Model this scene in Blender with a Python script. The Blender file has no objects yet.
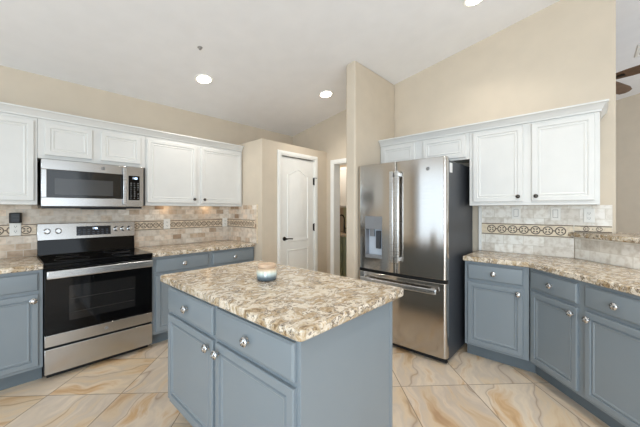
import bpy, math, random
from mathutils import Matrix, Vector
random.seed(7)
sc = bpy.context.scene
C = sc.collection
PI = math.pi
R = math.radians

# ------------------------------------------------------------------ camera
CAM_H, YAW, FPX = 1.335, R(42.58), 296.0
cd = bpy.data.cameras.new('camera')
cd.sensor_width = 36
cd.lens = FPX / 640 * 36
cd.shift_y = -4.0 / 640
cd.clip_start = 0.02
cam = bpy.data.objects.new('camera', cd)
C.objects.link(cam)
cam.location = (0, 0, CAM_H)
cam.rotation_euler = (PI / 2, 0, YAW - PI / 2)
sc.camera = cam

# ------------------------------------------------------------------ world, daylight, exposure
w = bpy.data.worlds.new('daylight')
sc.world = w
w.use_nodes = True
bg = w.node_tree.nodes['Background']
bg.inputs[0].default_value = (0.80, 0.90, 1.0, 1)
bg.inputs[1].default_value = 0.9

def area(name, loc, direction, sx, sy, power, col):
    l = bpy.data.lights.new(name, 'AREA')
    l.shape = 'RECTANGLE'; l.size = sx; l.size_y = sy; l.energy = power; l.color = col
    o = bpy.data.objects.new(name, l); C.objects.link(o)
    o.location = loc
    o.rotation_euler = Vector(direction).to_track_quat('-Z', 'Z').to_euler()
    return o

# daylight coming in at the unseen windows; the corner one is added
area('window_daylight', (-3.36, 2.17, 1.22), (1, 0, 0.0), 2.75, 2.3, 40, (0.70, 0.85, 1.0))
area('corner_fill', (-3.36, -1.75, 1.35), (1, 0.15, 0.1), 1.9, 2.1, 205, (0.72, 0.87, 1.0))  # added fill at an invented window, aimed at the right-hand cabinets
area('slider_daylight', (-0.6, -2.78, 1.35), (0.15, 1, 0.12), 4.4, 2.3, 82, (0.80, 0.90, 1.0))
area('living_daylight', (5.2, -2.78, 1.5), (0, 1, 0.1), 2.6, 2.2, 50, (0.80, 0.90, 1.0))

sc.view_settings.view_transform = 'Standard'
sc.view_settings.look = 'None'
sc.view_settings.gamma = 1
sc.view_settings.use_curve_mapping = False
sc.view_settings.exposure = -0.22
sc.cycles.use_denoising = True
sc.cycles.max_bounces = 12
sc.cycles.diffuse_bounces = 8
sc.cycles.glossy_bounces = 5

# ------------------------------------------------------------------ material helpers
def s2l(c):
    return tuple(((v / 255) / 12.92 if v / 255 <= 0.04045 else ((v / 255 + 0.055) / 1.055) ** 2.4) for v in c) + (1,)

class NT:
    def __init__(s, name):
        s.m = bpy.data.materials.new(name); s.m.use_nodes = True
        s.t = s.m.node_tree; s.b = s.t.nodes['Principled BSDF']
    def n(s, typ, **kw):
        x = s.t.nodes.new(typ)
        for k, v in kw.items():
            if k.startswith('i_'): x.inputs[k[2:].replace('_', ' ')].default_value = v
            else: setattr(x, k, v)
        return x
    def l(s, a, b): s.t.links.new(a, b)
    def math(s, op, a, b=None, c=None):
        x = s.t.nodes.new('ShaderNodeMath'); x.operation = op
        for i, v in enumerate((a, b, c)):
            if v is None: continue
            if hasattr(v, 'links'): s.l(v, x.inputs[i])
            else: x.inputs[i].default_value = v
        return x.outputs[0]
    def ramp(s, fac, stops, interp='LINEAR'):
        x = s.t.nodes.new('ShaderNodeValToRGB'); cr = x.color_ramp; cr.interpolation = interp
        while len(cr.elements) < len(stops): cr.elements.new(0.5)
        for e, (p, c) in zip(cr.elements, stops):
            e.position = p; e.color = s2l(c) if len(c) == 3 else c
        s.l(fac, x.inputs[0]); return x.outputs[0]
    def mix(s, fac, a, b, mode='MIX'):
        x = s.t.nodes.new('ShaderNodeMix'); x.data_type = 'RGBA'; x.blend_type = mode
        for i, v in ((0, fac), (6, a), (7, b)):
            if hasattr(v, 'links'): s.l(v, x.inputs[i])
            else: x.inputs[i].default_value = (s2l(v) if isinstance(v, tuple) and len(v) == 3 else v)
        return x.outputs[2]
    def obj(s): return s.n('ShaderNodeTexCoord').outputs['Object']
    def bump(s, h, strength=0.2, dist=0.01):
        x = s.n('ShaderNodeBump'); x.inputs['Strength'].default_value = strength; x.inputs['Distance'].default_value = dist
        s.l(h, x.inputs['Height']); s.l(x.outputs[0], s.b.inputs['Normal'])

def paint(name, col, rough=0.5, metal=0.0, var=0.03, bump=0.0, scale=6.0, spec=0.5):
    n = NT(name)
    nz = n.n('ShaderNodeTexNoise'); nz.inputs['Scale'].default_value = scale; nz.inputs['Detail'].default_value = 3
    n.l(n.obj(), nz.inputs['Vector'])
    a = tuple(max(0, v * (1 - var)) for v in col); b = tuple(min(255, v * (1 + var)) for v in col)
    n.l(n.ramp(nz.outputs[0], [(0.3, a), (0.7, b)]), n.b.inputs['Base Color'])
    n.b.inputs['Roughness'].default_value = rough; n.b.inputs['Metallic'].default_value = metal
    n.b.inputs['Specular IOR Level'].default_value = spec
    if bump:
        n2 = n.n('ShaderNodeTexNoise'); n2.inputs['Scale'].default_value = 180
        n.l(n.obj(), n2.inputs['Vector']); n.bump(n2.outputs[0], bump, 0.002)
    return n.m

def steel(name, col, rough=0.24, stretch=(1, 1, 90), var=0.06, aniso=0.0):
    n = NT(name)
    mp = n.n('ShaderNodeMapping'); mp.inputs['Scale'].default_value = stretch
    n.l(n.obj(), mp.inputs[0])
    nz = n.n('ShaderNodeTexNoise'); nz.inputs['Scale'].default_value = 6; nz.inputs['Detail'].default_value = 4
    n.l(mp.outputs[0], nz.inputs['Vector'])
    a = tuple(v * (1 - var) for v in col)
    n.l(n.ramp(nz.outputs[0], [(0.3, a), (0.7, col)]), n.b.inputs['Base Color'])
    n.b.inputs['Metallic'].default_value = 1
    n.l(n.math('MULTIPLY_ADD', nz.outputs[0], 0.1, rough - 0.05), n.b.inputs['Roughness'])
    if aniso:
        tg = n.n('ShaderNodeTangent', direction_type='RADIAL', axis='Z'); n.l(tg.outputs[0], n.b.inputs['Tangent'])
        n.b.inputs['Anisotropic'].default_value = aniso; n.b.inputs['Anisotropic Rotation'].default_value = 0.25
    return n.m

def glow(name, col, strength):
    n = NT(name)
    n.b.inputs['Base Color'].default_value = s2l(col)
    n.b.inputs['Emission Color'].default_value = s2l(col); n.b.inputs['Emission Strength'].default_value = strength
    return n.m

def granite():
    n = NT('granite'); co = n.obj()
    w1 = n.n('ShaderNodeTexNoise'); w1.inputs['Scale'].default_value = 7; w1.inputs['Detail'].default_value = 3
    n.l(co, w1.inputs['Vector'])
    ad = n.n('ShaderNodeVectorMath', operation='MULTIPLY_ADD')
    n.l(w1.outputs['Color'], ad.inputs[0]); ad.inputs[1].default_value = (0.16, 0.16, 0.10); n.l(co, ad.inputs[2])
    st = n.n('ShaderNodeMapping'); st.inputs['Scale'].default_value = (1, 1.5, 1); st.inputs['Rotation'].default_value = (0, 0, 0.6)
    n.l(ad.outputs[0], st.inputs[0]); v = st.outputs[0]
    a = n.n('ShaderNodeTexNoise'); a.inputs['Scale'].default_value = 20; a.inputs['Detail'].default_value = 7; a.inputs['Roughness'].default_value = 0.62
    n.l(v, a.inputs['Vector'])
    base = n.ramp(a.outputs[0], [(0.30, (112, 90, 66)), (0.40, (170, 146, 112)), (0.48, (202, 186, 162)), (0.57, (224, 214, 198)), (0.67, (186, 162, 128)), (0.78, (140, 108, 74))])
    b = n.n('ShaderNodeTexNoise'); b.inputs['Scale'].default_value = 20; b.inputs['Detail'].default_value = 6; b.inputs['Roughness'].default_value = 0.6
    n.l(v, b.inputs['Vector'])
    ridge = n.math('ABSOLUTE', n.math('SUBTRACT', b.outputs[0], 0.5))
    vein = n.ramp(ridge, [(0.0, (255, 255, 255)), (0.022, (190, 190, 190)), (0.045, (0, 0, 0))])
    g = n.n('ShaderNodeTexNoise'); g.inputs['Scale'].default_value = 9; g.inputs['Detail'].default_value = 2
    n.l(co, g.inputs['Vector'])
    gate = n.ramp(g.outputs[0], [(0.38, (0, 0, 0)), (0.54, (255, 255, 255))])
    vg = n.math('MULTIPLY', n.math('MULTIPLY', vein, gate), 0.95)
    c1 = n.mix(vg, base, (82, 62, 48))
    d = n.n('ShaderNodeTexVoronoi'); d.inputs['Scale'].default_value = 70; n.l(v, d.inputs['Vector'])
    d2 = n.n('ShaderNodeTexNoise'); d2.inputs['Scale'].default_value = 55; d2.inputs['Detail'].default_value = 3; n.l(co, d2.inputs['Vector'])
    sp = n.ramp(d2.outputs[0], [(0.60, (0, 0, 0)), (0.66, (255, 255, 255))])
    c2 = n.mix(n.math('MULTIPLY', sp, 0.7), c1, (74, 58, 48))
    d3 = n.n('ShaderNodeTexNoise'); d3.inputs['Scale'].default_value = 42; d3.inputs['Detail'].default_value = 2; n.l(v, d3.inputs['Vector'])
    sp2 = n.ramp(d3.outputs[0], [(0.62, (0, 0, 0)), (0.70, (255, 255, 255))])
    c3 = n.mix(n.math('MULTIPLY', sp2, 0.45), c2, (240, 234, 222))
    n.l(c3, n.b.inputs['Base Color'])
    n.b.inputs['Roughness'].default_value = 0.22
    return n.m

TILE, U0, V0 = 0.514, 2.205, 0.706
def floor_tile():
    n = NT('stone floor tile'); co = n.obj()
    rt = n.n('ShaderNodeMapping'); rt.inputs['Rotation'].default_value = (0, 0, -PI / 4)   # x -> u, y -> -v
    n.l(co, rt.inputs[0])
    sp = n.n('ShaderNodeSeparateXYZ'); n.l(rt.outputs[0], sp.inputs[0])
    u = n.math('DIVIDE', n.math('SUBTRACT', sp.outputs[0], U0), TILE)
    v = n.math('DIVIDE', n.math('ADD', sp.outputs[1], V0), TILE)
    fu, fv = n.math('FLOOR', u), n.math('FLOOR', v)
    cid = n.n('ShaderNodeCombineXYZ'); n.l(fu, cid.inputs[0]); n.l(fv, cid.inputs[1])
    wn = n.n('ShaderNodeTexWhiteNoise', noise_dimensions='3D'); n.l(cid.outputs[0], wn.inputs['Vector'])
    def edge(x):
        f = n.math('FRACT', x); return n.math('MINIMUM', f, n.math('SUBTRACT', 1.0, f))
    e = n.math('MINIMUM', edge(u), edge(v))
    grout = n.ramp(e, [(0.0, (255, 255, 255)), (0.0045, (255, 255, 255)), (0.0075, (0, 0, 0))])
    # every tile turned and shifted its own way
    off = n.n('ShaderNodeVectorMath', operation='MULTIPLY_ADD')
    n.l(wn.outputs['Color'], off.inputs[0]); off.inputs[1].default_value = (40, 40, 40); n.l(co, off.inputs[2])
    vr = n.n('ShaderNodeVectorRotate', rotation_type='Z_AXIS')
    n.l(off.outputs[0], vr.inputs['Vector']); n.l(n.math('MULTIPLY_ADD', wn.outputs['Value'], 1.7, 2.2), vr.inputs['Angle'])
    wz = n.n('ShaderNodeTexNoise'); wz.inputs['Scale'].default_value = 2.4; wz.inputs['Detail'].default_value = 2
    n.l(vr.outputs[0], wz.inputs['Vector'])
    wp = n.n('ShaderNodeVectorMath', operation='MULTIPLY_ADD')
    n.l(wz.outputs['Color'], wp.inputs[0]); wp.inputs[1].default_value = (0.4, 0.4, 0); n.l(vr.outputs[0], wp.inputs[2])
    st = n.n('ShaderNodeMapping'); st.inputs['Scale'].default_value = (0.8, 3.6, 1); n.l(wp.outputs[0], st.inputs[0])
    a = n.n('ShaderNodeTexNoise'); a.inputs['Scale'].default_value = 1.5; a.inputs['Detail'].default_value = 6; a.inputs['Roughness'].default_value = 0.56
    n.l(st.outputs[0], a.inputs['Vector'])
    base = n.ramp(a.outputs[0], [(0.26, (172, 138, 102)), (0.35, (200, 172, 138)), (0.43, (216, 198, 172)), (0.50, (204, 192, 178)), (0.58, (222, 208, 188)), (0.66, (206, 174, 134)), (0.76, (182, 146, 108))])
    b = n.n('ShaderNodeTexNoise'); b.inputs['Scale'].default_value = 0.75; b.inputs['Detail'].default_value = 1.5
    n.l(st.outputs[0], b.inputs['Vector'])
    ridge = n.math('ABSOLUTE', n.math('SUBTRACT', b.outputs[0], 0.5))
    vein = n.ramp(ridge, [(0.0, (255, 255, 255)), (0.005, (150, 150, 150)), (0.014, (0, 0, 0))])
    c1 = n.mix(n.math('MULTIPLY', vein, 0.55), base, (128, 94, 66))
    tint = n.ramp(wn.outputs['Value'], [(0, (242, 236, 232)), (0.5, (255, 252, 248)), (1, (252, 242, 228))])
    c2 = n.mix(1.0, c1, tint, 'MULTIPLY')
    c3 = n.mix(grout, c2, (142, 124, 104))
    n.l(c3, n.b.inputs['Base Color'])
    n.b.inputs['Roughness'].default_value = 0.33
    n.bump(n.math('SUBTRACT', 1.0, grout), 0.25, 0.004)
    return n.m

def splash_tile(name, axis, cols, bw=0.102, bh=0.06, z0=0.915, mortar=(204, 196, 182), angle=None):
    n = NT(name); co = n.obj()
    sp = n.n('ShaderNodeSeparateXYZ'); n.l(co, sp.inputs[0])
    if angle is not None: h = n.math('MULTIPLY', n.math('ADD', sp.outputs[0], sp.outputs[1]), 0.7071)
    else: h = sp.outputs[axis]
    cb = n.n('ShaderNodeCombineXYZ'); n.l(h, cb.inputs[0]); n.l(n.math('SUBTRACT', sp.outputs[2], z0), cb.inputs[1])
    br = n.n('ShaderNodeTexBrick'); n.l(cb.outputs[0], br.inputs['Vector'])
    br.offset = 0.5
    for k, v in (('Scale', 1.0), ('Mortar Size', 0.0022), ('Mortar Smooth', 0.3), ('Brick Width', bw), ('Row Height', bh), ('Bias', 0.0)):
        br.inputs[k].default_value = v
    br.inputs['Color1'].default_value = (0, 0, 0, 1); br.inputs['Color2'].default_value = (1, 1, 1, 1); br.inputs['Mortar'].default_value = (0.5, 0.5, 0.5, 1)
    col = n.ramp(br.outputs['Color'], cols)
    nz = n.n('ShaderNodeTexNoise'); nz.inputs['Scale'].default_value = 22; nz.inputs['Detail'].default_value = 5; n.l(co, nz.inputs['Vector'])
    spk = n.ramp(nz.outputs[0], [(0.32, (206, 196, 184)), (0.55, (255, 255, 255))])
    c2 = n.mix(0.6, col, n.mix(1.0, col, spk, 'MULTIPLY'))
    c3 = n.mix(br.outputs['Fac'], c2, mortar)
    n.l(c3, n.b.inputs['Base Color']); n.b.inputs['Roughness'].default_value = 0.42
    n.bump(n.math('SUBTRACT', n.math('MULTIPLY', nz.outputs[0], 0.3), br.outputs['Fac']), 0.35, 0.003)
    return n.m

MT = {}
MT['wall'] = paint('beige wall paint', (205, 192, 173), 0.75, var=0.012, bump=0.05)
MT['ceil'] = paint('white ceiling paint', (238, 238, 239), 0.85, var=0.008, bump=0.05)
MT['trim'] = paint('white trim paint', (238, 237, 232), 0.38, var=0.01)
MT['white'] = paint('white cabinet paint', (214, 213, 209), 0.36, var=0.01)
MT['blue'] = paint('grey blue cabinet paint', (127, 136, 142), 0.36, var=0.006)
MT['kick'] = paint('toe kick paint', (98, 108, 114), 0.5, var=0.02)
MT['granite'] = granite()
MT['floor'] = floor_tile()
WARM = [(0.0, (158, 132, 108)), (0.14, (206, 184, 160)), (0.4, (224, 212, 196)), (0.6, (210, 198, 184)), (0.8, (226, 206, 184)), (1.0, (236, 228, 216))]
COOL = [(0.0, (212, 204, 192)), (0.25, (236, 231, 222)), (0.6, (242, 239, 231)), (0.85, (222, 214, 202)), (1.0, (246, 243, 238))]
MT['tileL'] = splash_tile('travertine splash', 0, WARM)
MT['tileS'] = splash_tile('travertine side splash', 1, WARM)
MT['tileR'] = splash_tile('pale travertine splash', 1, COOL, bw=0.16, bh=0.085)
MT['tileD'] = splash_tile('pale travertine bar splash', 0, COOL, bw=0.16, bh=0.085, angle=45)
MT['band'] = paint('cream listello', (222, 206, 180), 0.45, var=0.06, scale=40)
MT['bandW'] = paint('tan listello', (214, 196, 172), 0.45, var=0.1, scale=40)
MT['motif'] = paint('dark listello motif', (92, 76, 64), 0.5, var=0.15, scale=60)
MT['steel'] = steel('brushed stainless', (196, 195, 193))
MT['steelv'] = steel('brushed stainless door', (196, 190, 183), 0.13, (1, 1, 90), 0.05, 0.8)
MT['handle'] = steel('satin steel handle', (206, 206, 206), 0.28)
MT['chrome'] = steel('silver knob', (214, 214, 214), 0.22, (1, 1, 1))
MT['pewter'] = paint('dark pewter knob', (74, 70, 66), 0.32, 0.9, var=0.1)
MT['knobdark'] = paint('knob recess', (66, 64, 62), 0.5, 0.3)
MT['black'] = paint('black enamel', (18, 18, 19), 0.35, var=0.03)
MT['gloss'] = paint('black glass', (8, 8, 9), 0.06, var=0.0, spec=0.25)
MT['mwglass'] = paint('smoked glass', (30, 30, 29), 0.08, var=0.02)
MT['mwwin'] = paint('microwave mesh window', (66, 66, 66), 0.12, var=0.03)
MT['ovwin'] = paint('oven window', (26, 25, 25), 0.06, var=0.05)
MT['rack'] = paint('oven rack wire', (70, 68, 66), 0.35, 0.8)
MT['grey'] = paint('dark grey cabinet sides', (60, 63, 68), 0.42, var=0.03)
MT['dispgrey'] = paint('grey dispenser trim', (140, 142, 146), 0.35, 0.4)
MT['disp'] = paint('dispenser well', (196, 204, 214), 0.3, 0.0)
MT['plate'] = paint('white outlet plate', (232, 229, 222), 0.35, var=0.01)
MT['slot'] = paint('outlet slot', (120, 116, 110), 0.5)
MT['bronze'] = paint('oil rubbed bronze', (44, 39, 36), 0.4, 0.7)
MT['wood'] = paint('pale wood', (204, 176, 148), 0.5, var=0.08, scale=30)
MT['walnut'] = paint('brown fan blade', (104, 80, 62), 0.45, var=0.08, scale=14)
MT['sage'] = paint('sage green paint', (152, 162, 138), 0.45)
MT['sagewall'] = paint('sage splash', (196, 200, 168), 0.6, var=0.06)
MT['dark'] = paint('dark gap', (16, 15, 14), 0.8)
MT['sticker'] = paint('white sticker', (236, 236, 236), 0.5)
MT['lens'] = glow('ceiling light lens', (255, 250, 240), 12)
MT['puck'] = glow('puck light lens', (255, 214, 160), 6)
MT['digit'] = glow('display digits', (225, 240, 255), 2.5)
MT['legend'] = paint('key legends', (150, 150, 150), 0.5)
MT['legend2'] = paint('faint key legends', (88, 94, 104), 0.5)
MT['screen'] = paint('display panel', (26, 28, 34), 0.15)
MT['metalgrey'] = paint('grey metal', (158, 156, 154), 0.45, 0.4)
def jar_glass():
    n = NT('ombre jar glass')
    sp = n.n('ShaderNodeSeparateXYZ'); n.l(n.obj(), sp.inputs[0])
    col = n.ramp(n.math('DIVIDE', sp.outputs[2], 0.075), [(0.05, (50, 60, 68)), (0.3, (92, 108, 116)), (0.55, (190, 204, 200)), (0.76, (216, 212, 192)), (0.9, (196, 172, 144)), (1.0, (190, 164, 134))])
    n.l(col, n.b.inputs['Base Color']); n.b.inputs['Roughness'].default_value = 0.12
    n.b.inputs['Coat Weight'].default_value = 0.6
    return n.m
MT['jar'] = jar_glass()
def clear():
    n = NT('window glass'); n.b.inputs['Transmission Weight'].default_value = 1; n.b.inputs['Roughness'].default_value = 0.0
    n.b.inputs['IOR'].default_value = 1.02; return n.m
MT['pane'] = clear()

# ------------------------------------------------------------------ mesh helpers
class MB:
    """collects faces of one mesh"""
    def __init__(s): s.v = []; s.f = []; s.mi = []
    def add(s, vs, fs, mi=0, mat=None):
        o = len(s.v)
        s.v += [tuple(mat @ Vector(p)) if mat else tuple(p) for p in vs]
        for f in fs: s.f.append([i + o for i in f]); s.mi.append(mi)
        return s
    def box(s, x0, x1, y0, y1, z0, z1, mi=0, mat=None):
        vs = [(x, y, z) for z in (z0, z1) for y in (y0, y1) for x in (x0, x1)]
        return s.add(vs, [(0, 2, 3, 1), (4, 5, 7, 6), (0, 1, 5, 4), (2, 6, 7, 3), (0, 4, 6, 2), (1, 3, 7, 5)], mi, mat)
    def prism(s, poly, z0, z1, mi=0, mat=None, z1f=None):
        """polygon (counter-clockwise, xy) extruded in z; z1f(x, y) gives a sloping top"""
        k = len(poly)
        vs = [(x, y, z0) for x, y in poly] + [(x, y, z1f(x, y) if z1f else z1) for x, y in poly]
        fs = [tuple(range(k - 1, -1, -1)), tuple(range(k, 2 * k))]
        fs += [(i, (i + 1) % k, (i + 1) % k + k, i + k) for i in range(k)]
        return s.add(vs, fs, mi, mat)
    def rings(s, x0, x1, z0, z1, prof, mi=0, mat=None):
        """rectangular panel moulding: prof = [(inset, y), ...]; last ring capped, first ring capped at the back"""
        vs = []; fs = []
        for ins, y in prof:
            vs += [(x0 + ins, y, z0 + ins), (x1 - ins, y, z0 + ins), (x1 - ins, y, z1 - ins), (x0 + ins, y, z1 - ins)]
        for r in range(len(prof) - 1):
            a, b = 4 * r, 4 * r + 4
            for i in range(4):
                j = (i + 1) % 4; fs.append((a + i, a + j, b + j, b + i))
        e = 4 * (len(prof) - 1)
        fs.append((e, e + 1, e + 2, e + 3)); fs.append((3, 2, 1, 0))
        return s.add(vs, fs, mi, mat)
    def lathe(s, prof, seg=24, mi=0, mat=None):
        """prof = [(r, z), ...] turned about z, closed at both ends"""
        vs = []; fs = []; k = len(prof)
        for r, z in prof:
            for i in range(seg):
                a = 2 * PI * i / seg; vs.append((r * math.cos(a), r * math.sin(a), z))
        for j in range(k - 1):
            for i in range(seg):
                i2 = (i + 1) % seg
                fs.append((j * seg + i, j * seg + i2, (j + 1) * seg + i2, (j + 1) * seg + i))
        fs.append(tuple(range(seg - 1, -1, -1))); fs.append(tuple((k - 1) * seg + i for i in range(seg)))
        return s.add(vs, fs, mi, mat)
    def tube(s, pts, r, seg=10, mi=0):
        pts = [Vector(p) for p in pts]; vs = []; fs = []
        for i, p in enumerate(pts):
            d = (pts[min(i + 1, len(pts) - 1)] - pts[max(i - 1, 0)]).normalized()
            a = d.cross(Vector((0, 0, 1)))
            if a.length < 1e-3: a = d.cross(Vector((1, 0, 0)))
            a.normalize(); b = a.cross(d).normalized()
            for k in range(seg):
                t = 2 * PI * k / seg; vs.append(tuple(p + r * (math.cos(t) * a + math.sin(t) * b)))
        for i in range(len(pts) - 1):
            for k in range(seg):
                k2 = (k + 1) % seg; fs.append((i * seg + k, i * seg + k2, (i + 1) * seg + k2, (i + 1) * seg + k))
        fs.append(tuple(range(seg - 1, -1, -1))); fs.append(tuple((len(pts) - 1) * seg + k for k in range(seg)))
        return s.add(vs, fs, mi)
    def sweep(s, prof, path, mi=0):
        """closed profile [(out, z)] swept along a plan path with mitred corners; 'out' is to the right of travel"""
        P = [Vector((x, y)) for x, y in path]; k = len(prof); vs = []; fs = []
        for i, p in enumerate(P):
            ds = []
            if i > 0: ds.append((P[i] - P[i - 1]).normalized())
            if i < len(P) - 1: ds.append((P[i + 1] - P[i]).normalized())
            ns = [Vector((d.y, -d.x)) for d in ds]
            n = sum(ns, Vector((0, 0))).normalized(); n = n / max(0.2, n.dot(ns[0]))
            for o, z in prof: vs.append((p.x + n.x * o, p.y + n.y * o, z))
        for i in range(len(P) - 1):
            for j in range(k):
                j2 = (j + 1) % k; fs.append((i * k + j, (i + 1) * k + j, (i + 1) * k + j2, i * k + j2))
        fs.append(tuple(range(k))); fs.append(tuple((len(P) - 1) * k + j for j in range(k - 1, -1, -1)))
        return s.add(vs, fs, mi)
    def mesh(s, name, mats, smooth=35):
        import bmesh
        me = bpy.data.meshes.new(name); me.from_pydata(s.v, [], s.f)
        for m in (mats if isinstance(mats, (list, tuple)) else [mats]): me.materials.append(m)
        for p, i in zip(me.polygons, s.mi): p.material_index = i
        bm = bmesh.new(); bm.from_mesh(me); bmesh.ops.recalc_face_normals(bm, faces=bm.faces[:]); bm.to_mesh(me); bm.free()
        for p in me.polygons: p.use_smooth = True
        me.set_sharp_from_angle(angle=R(smooth)); me.update()
        return me

def link(name, data, parent=None, loc=None):
    o = bpy.data.objects.new(name, data); C.objects.link(o)
    if parent: o.parent = parent
    if loc: o.location = loc
    return o
def build(name, mb, mats, parent=None, bevel=0.0, loc=None, seg=2, smooth=35):
    o = link(name, mb.mesh(name, mats, smooth), parent, loc)
    if bevel:
        b = o.modifiers.new('bevel', 'BEVEL'); b.width = bevel; b.segments = seg; b.limit_method = 'ANGLE'; b.angle_limit = R(40)
    return o
def tag(o, label, cat, group=None):
    o['label'] = label; o['category'] = cat
    if group: o['group'] = group
    return o
def thing(name, label, cat, loc, rz=0.0, group=None):
    o = link(name, None, None, loc); o.rotation_euler = (0, 0, rz); o.empty_display_size = 0.1
    return tag(o, label, cat, group)
def struct(name, mb, mats, bevel=0.0, parent=None):
    o = build(name, mb, mats, parent, bevel)
    if not parent: o['kind'] = 'structure'
    return o
def TX(*loc): return Matrix.Translation(loc)
FRONT = Matrix.Rotation(PI / 2, 4, 'X')        # lathe axis z -> -y (towards the viewer of a local front)

# ------------------------------------------------------------------ setting: floor, ceiling, walls
YW, XW = 3.735, 3.38                      # range wall, refrigerator wall
CZ, CS = 2.572, 0.176
def cz(x, y): return CZ + CS * (YW - y)
m = MB(); m.box(-3.6, 7.6, -3.0, 3.95, -0.08, 0); struct('floor', m, MT['floor'])
m = MB(); m.add([(x, y, cz(x, y) + dz) for dz in (0, 0.1) for y in (-3.0, 3.95) for x in (-3.6, 7.6)],
                [(0, 2, 3, 1), (4, 5, 7, 6), (0, 1, 5, 4), (2, 6, 7, 3), (0, 4, 6, 2), (1, 3, 7, 5)])
struct('ceiling', m, MT['ceil'])
def wallbox(m, x0, x1, y0, y1, z0=0.0, z1=None):
    if z1 is not None: return m.box(x0, x1, y0, y1, z0, z1)
    return m.prism([(x0, y0), (x1, y0), (x1, y1), (x0, y1)], z0, 0, z1f=cz)
m = MB(); wallbox(m, -3.6, 7.6, YW, YW + 0.12); struct('wall_range', m, MT['wall'])
m = MB()
wallbox(m, XW, XW + 0.12, -0.142, 2.06); wallbox(m, XW, XW + 0.12, 2.06, 2.83, 2.02); wallbox(m, XW, XW + 0.12, 2.83, YW)
struct('wall_refrigerator', m, MT['wall'])
m = MB(); wallbox(m, 2.53, XW, 1.828, 1.95); struct('wall_alcove', m, MT['wall'], 0.018)
PT = 2.205
m = MB()
m.box(2.185, 2.285, 2.97, YW, 0, PT)
m.box(2.285, 2.470, 2.97, 3.07, 0, PT); m.box(3.115, XW, 2.97, 3.07, 0, PT); m.box(2.470, 3.115, 2.97, 3.07, 2.05, PT)
m.box(2.285, XW, 3.07, YW, PT - 0.1, PT)
struct('wall_pantry', m, MT['wall'])
# half wall below the breakfast bar, at 45 degrees
m = MB(); m.prism([(3.379, 0.099), (2.40, -0.88), (2.49, -0.97), (3.379, -0.081)][::-1], 0, 1.10); struct('wall_bar', m, MT['wall'])
m = MB(); wallbox(m, 7.48, 7.6, -3.0, YW); struct('wall_far', m, MT['wall'])
m = MB(); m.box(4.62, 4.72, 1.2, YW, 0, 2.5); m.box(3.5, 4.72, 1.1, 1.2, 0, 2.5); m.box(3.5, 4.72, 1.2, YW, 2.4, 2.5)
struct('wall_laundry', m, MT['wall'])
# walls behind the camera with their windows, one added for its light
m = MB()
wallbox(m, -3.6, -3.48, -3.0, -2.75); wallbox(m, -3.6, -3.48, -0.75, 0.75); wallbox(m, -3.6, -3.48, 3.6, YW); m.box(-3.6, -3.48, 0.75, 3.6, 0, 0.03)
m.box(-3.6, -3.48, -2.75, -0.75, 0, 0.3); wallbox(m, -3.6, -3.48, -2.75, -0.75, 2.4)
wallbox(m, -3.6, -3.48, 0.75, 3.6, 2.4); struct('wall_dining', m, MT['wall'])
m = MB()
wallbox(m, -3.6, -2.9, -3.0, -2.88); wallbox(m, -2.9, 1.7, -3.0, -2.88, 2.5); wallbox(m, 1.7, 3.9, -3.0, -2.88)
wallbox(m, 3.9, 6.5, -3.0, -2.88, 2.6); m.box(3.9, 6.5, -3.0, -2.88, 0, 0.4); wallbox(m, 6.5, 7.6, -3.0, -2.88)
struct('wall_patio', m, MT['wall'])
def window(name, x0, x1, y0, y1, z0, z1, along_x, nm):
    m = MB(); t = 0.06
    if along_x:
        m.box(x0, x1, y0, y1, z0, z0 + t); m.box(x0, x1, y0, y1, z1 - t, z1)
        for k in range(nm + 1):
            c = x0 + (x1 - x0 - t) * k / nm; m.box(c, c + t, y0, y1, z0 + t, z1 - t)
    else:
        m.box(x0, x1, y0, y1, z0, z0 + t); m.box(x0, x1, y0, y1, z1 - t, z1)
        for k in range(nm + 1):
            c = y0 + (y1 - y0 - t) * k / nm; m.box(x0, x1, c, c + t, z0 + t, z1 - t)
    return struct(name, m, MT['trim'], 0.004)
window('window_1', -3.57, -3.51, 0.752, 3.598, 0.032, 2.398, False, 2)
window('window_added', -3.57, -3.51, -2.748, -0.752, 0.302, 2.398, False, 2)  # invented opening, added to let light reach the right side
window('window_2', -2.898, 1.698, -2.97, -2.91, 0.002, 2.498, True, 3)
window('window_3', 3.902, 6.498, -2.97, -2.91, 0.402, 2.598, True, 2)

# pantry door, casings
CAS = [(0, 0), (0.0, -0.014), (0.006, -0.018), (0.05, -0.014), (0.062, -0.009), (0.066, 0)]
def casing(m, x0, x1, z1, wd=0.06, t=0.018):
    """door casing in a local front frame: jambs and head"""
    m.box(x0 - wd, x0, -t, 0, 0, z1 + wd); m.box(x1, x1 + wd, -t, 0, 0, z1 + wd); m.box(x0, x1, -t, 0, z1, z1 + wd)
    m.box(x0 - wd + 0.012, x0 - 0.016, -t - 0.006, -t, 0, z1 + wd - 0.012); m.box(x1 + 0.016, x1 + wd - 0.012, -t - 0.006, -t, 0, z1 + wd - 0.012)
    m.box(x0 - 0.016, x1 + 0.016, -t - 0.006, -t, z1 + 0.016, z1 + wd - 0.012)
pd = link('door_1', None, None, (2.47, 2.97, 0)); pd['kind'] = 'structure'
m = MB(); casing(m, 0.012, 0.633, 2.042); m.box(0.0, 0.012, 0, 0.1, 0, 2.05); m.box(0.633, 0.645, 0, 0.1, 0, 2.05); m.box(0.012, 0.633, 0, 0.1, 2.042, 2.05)
o = struct('trim_1', m, MT['trim'], 0.002); o.location = (2.47, 2.97, 0)
m = MB(); m.box(0.015, 0.630, 0.006, 0.041, 0.008, 2.028)
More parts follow.
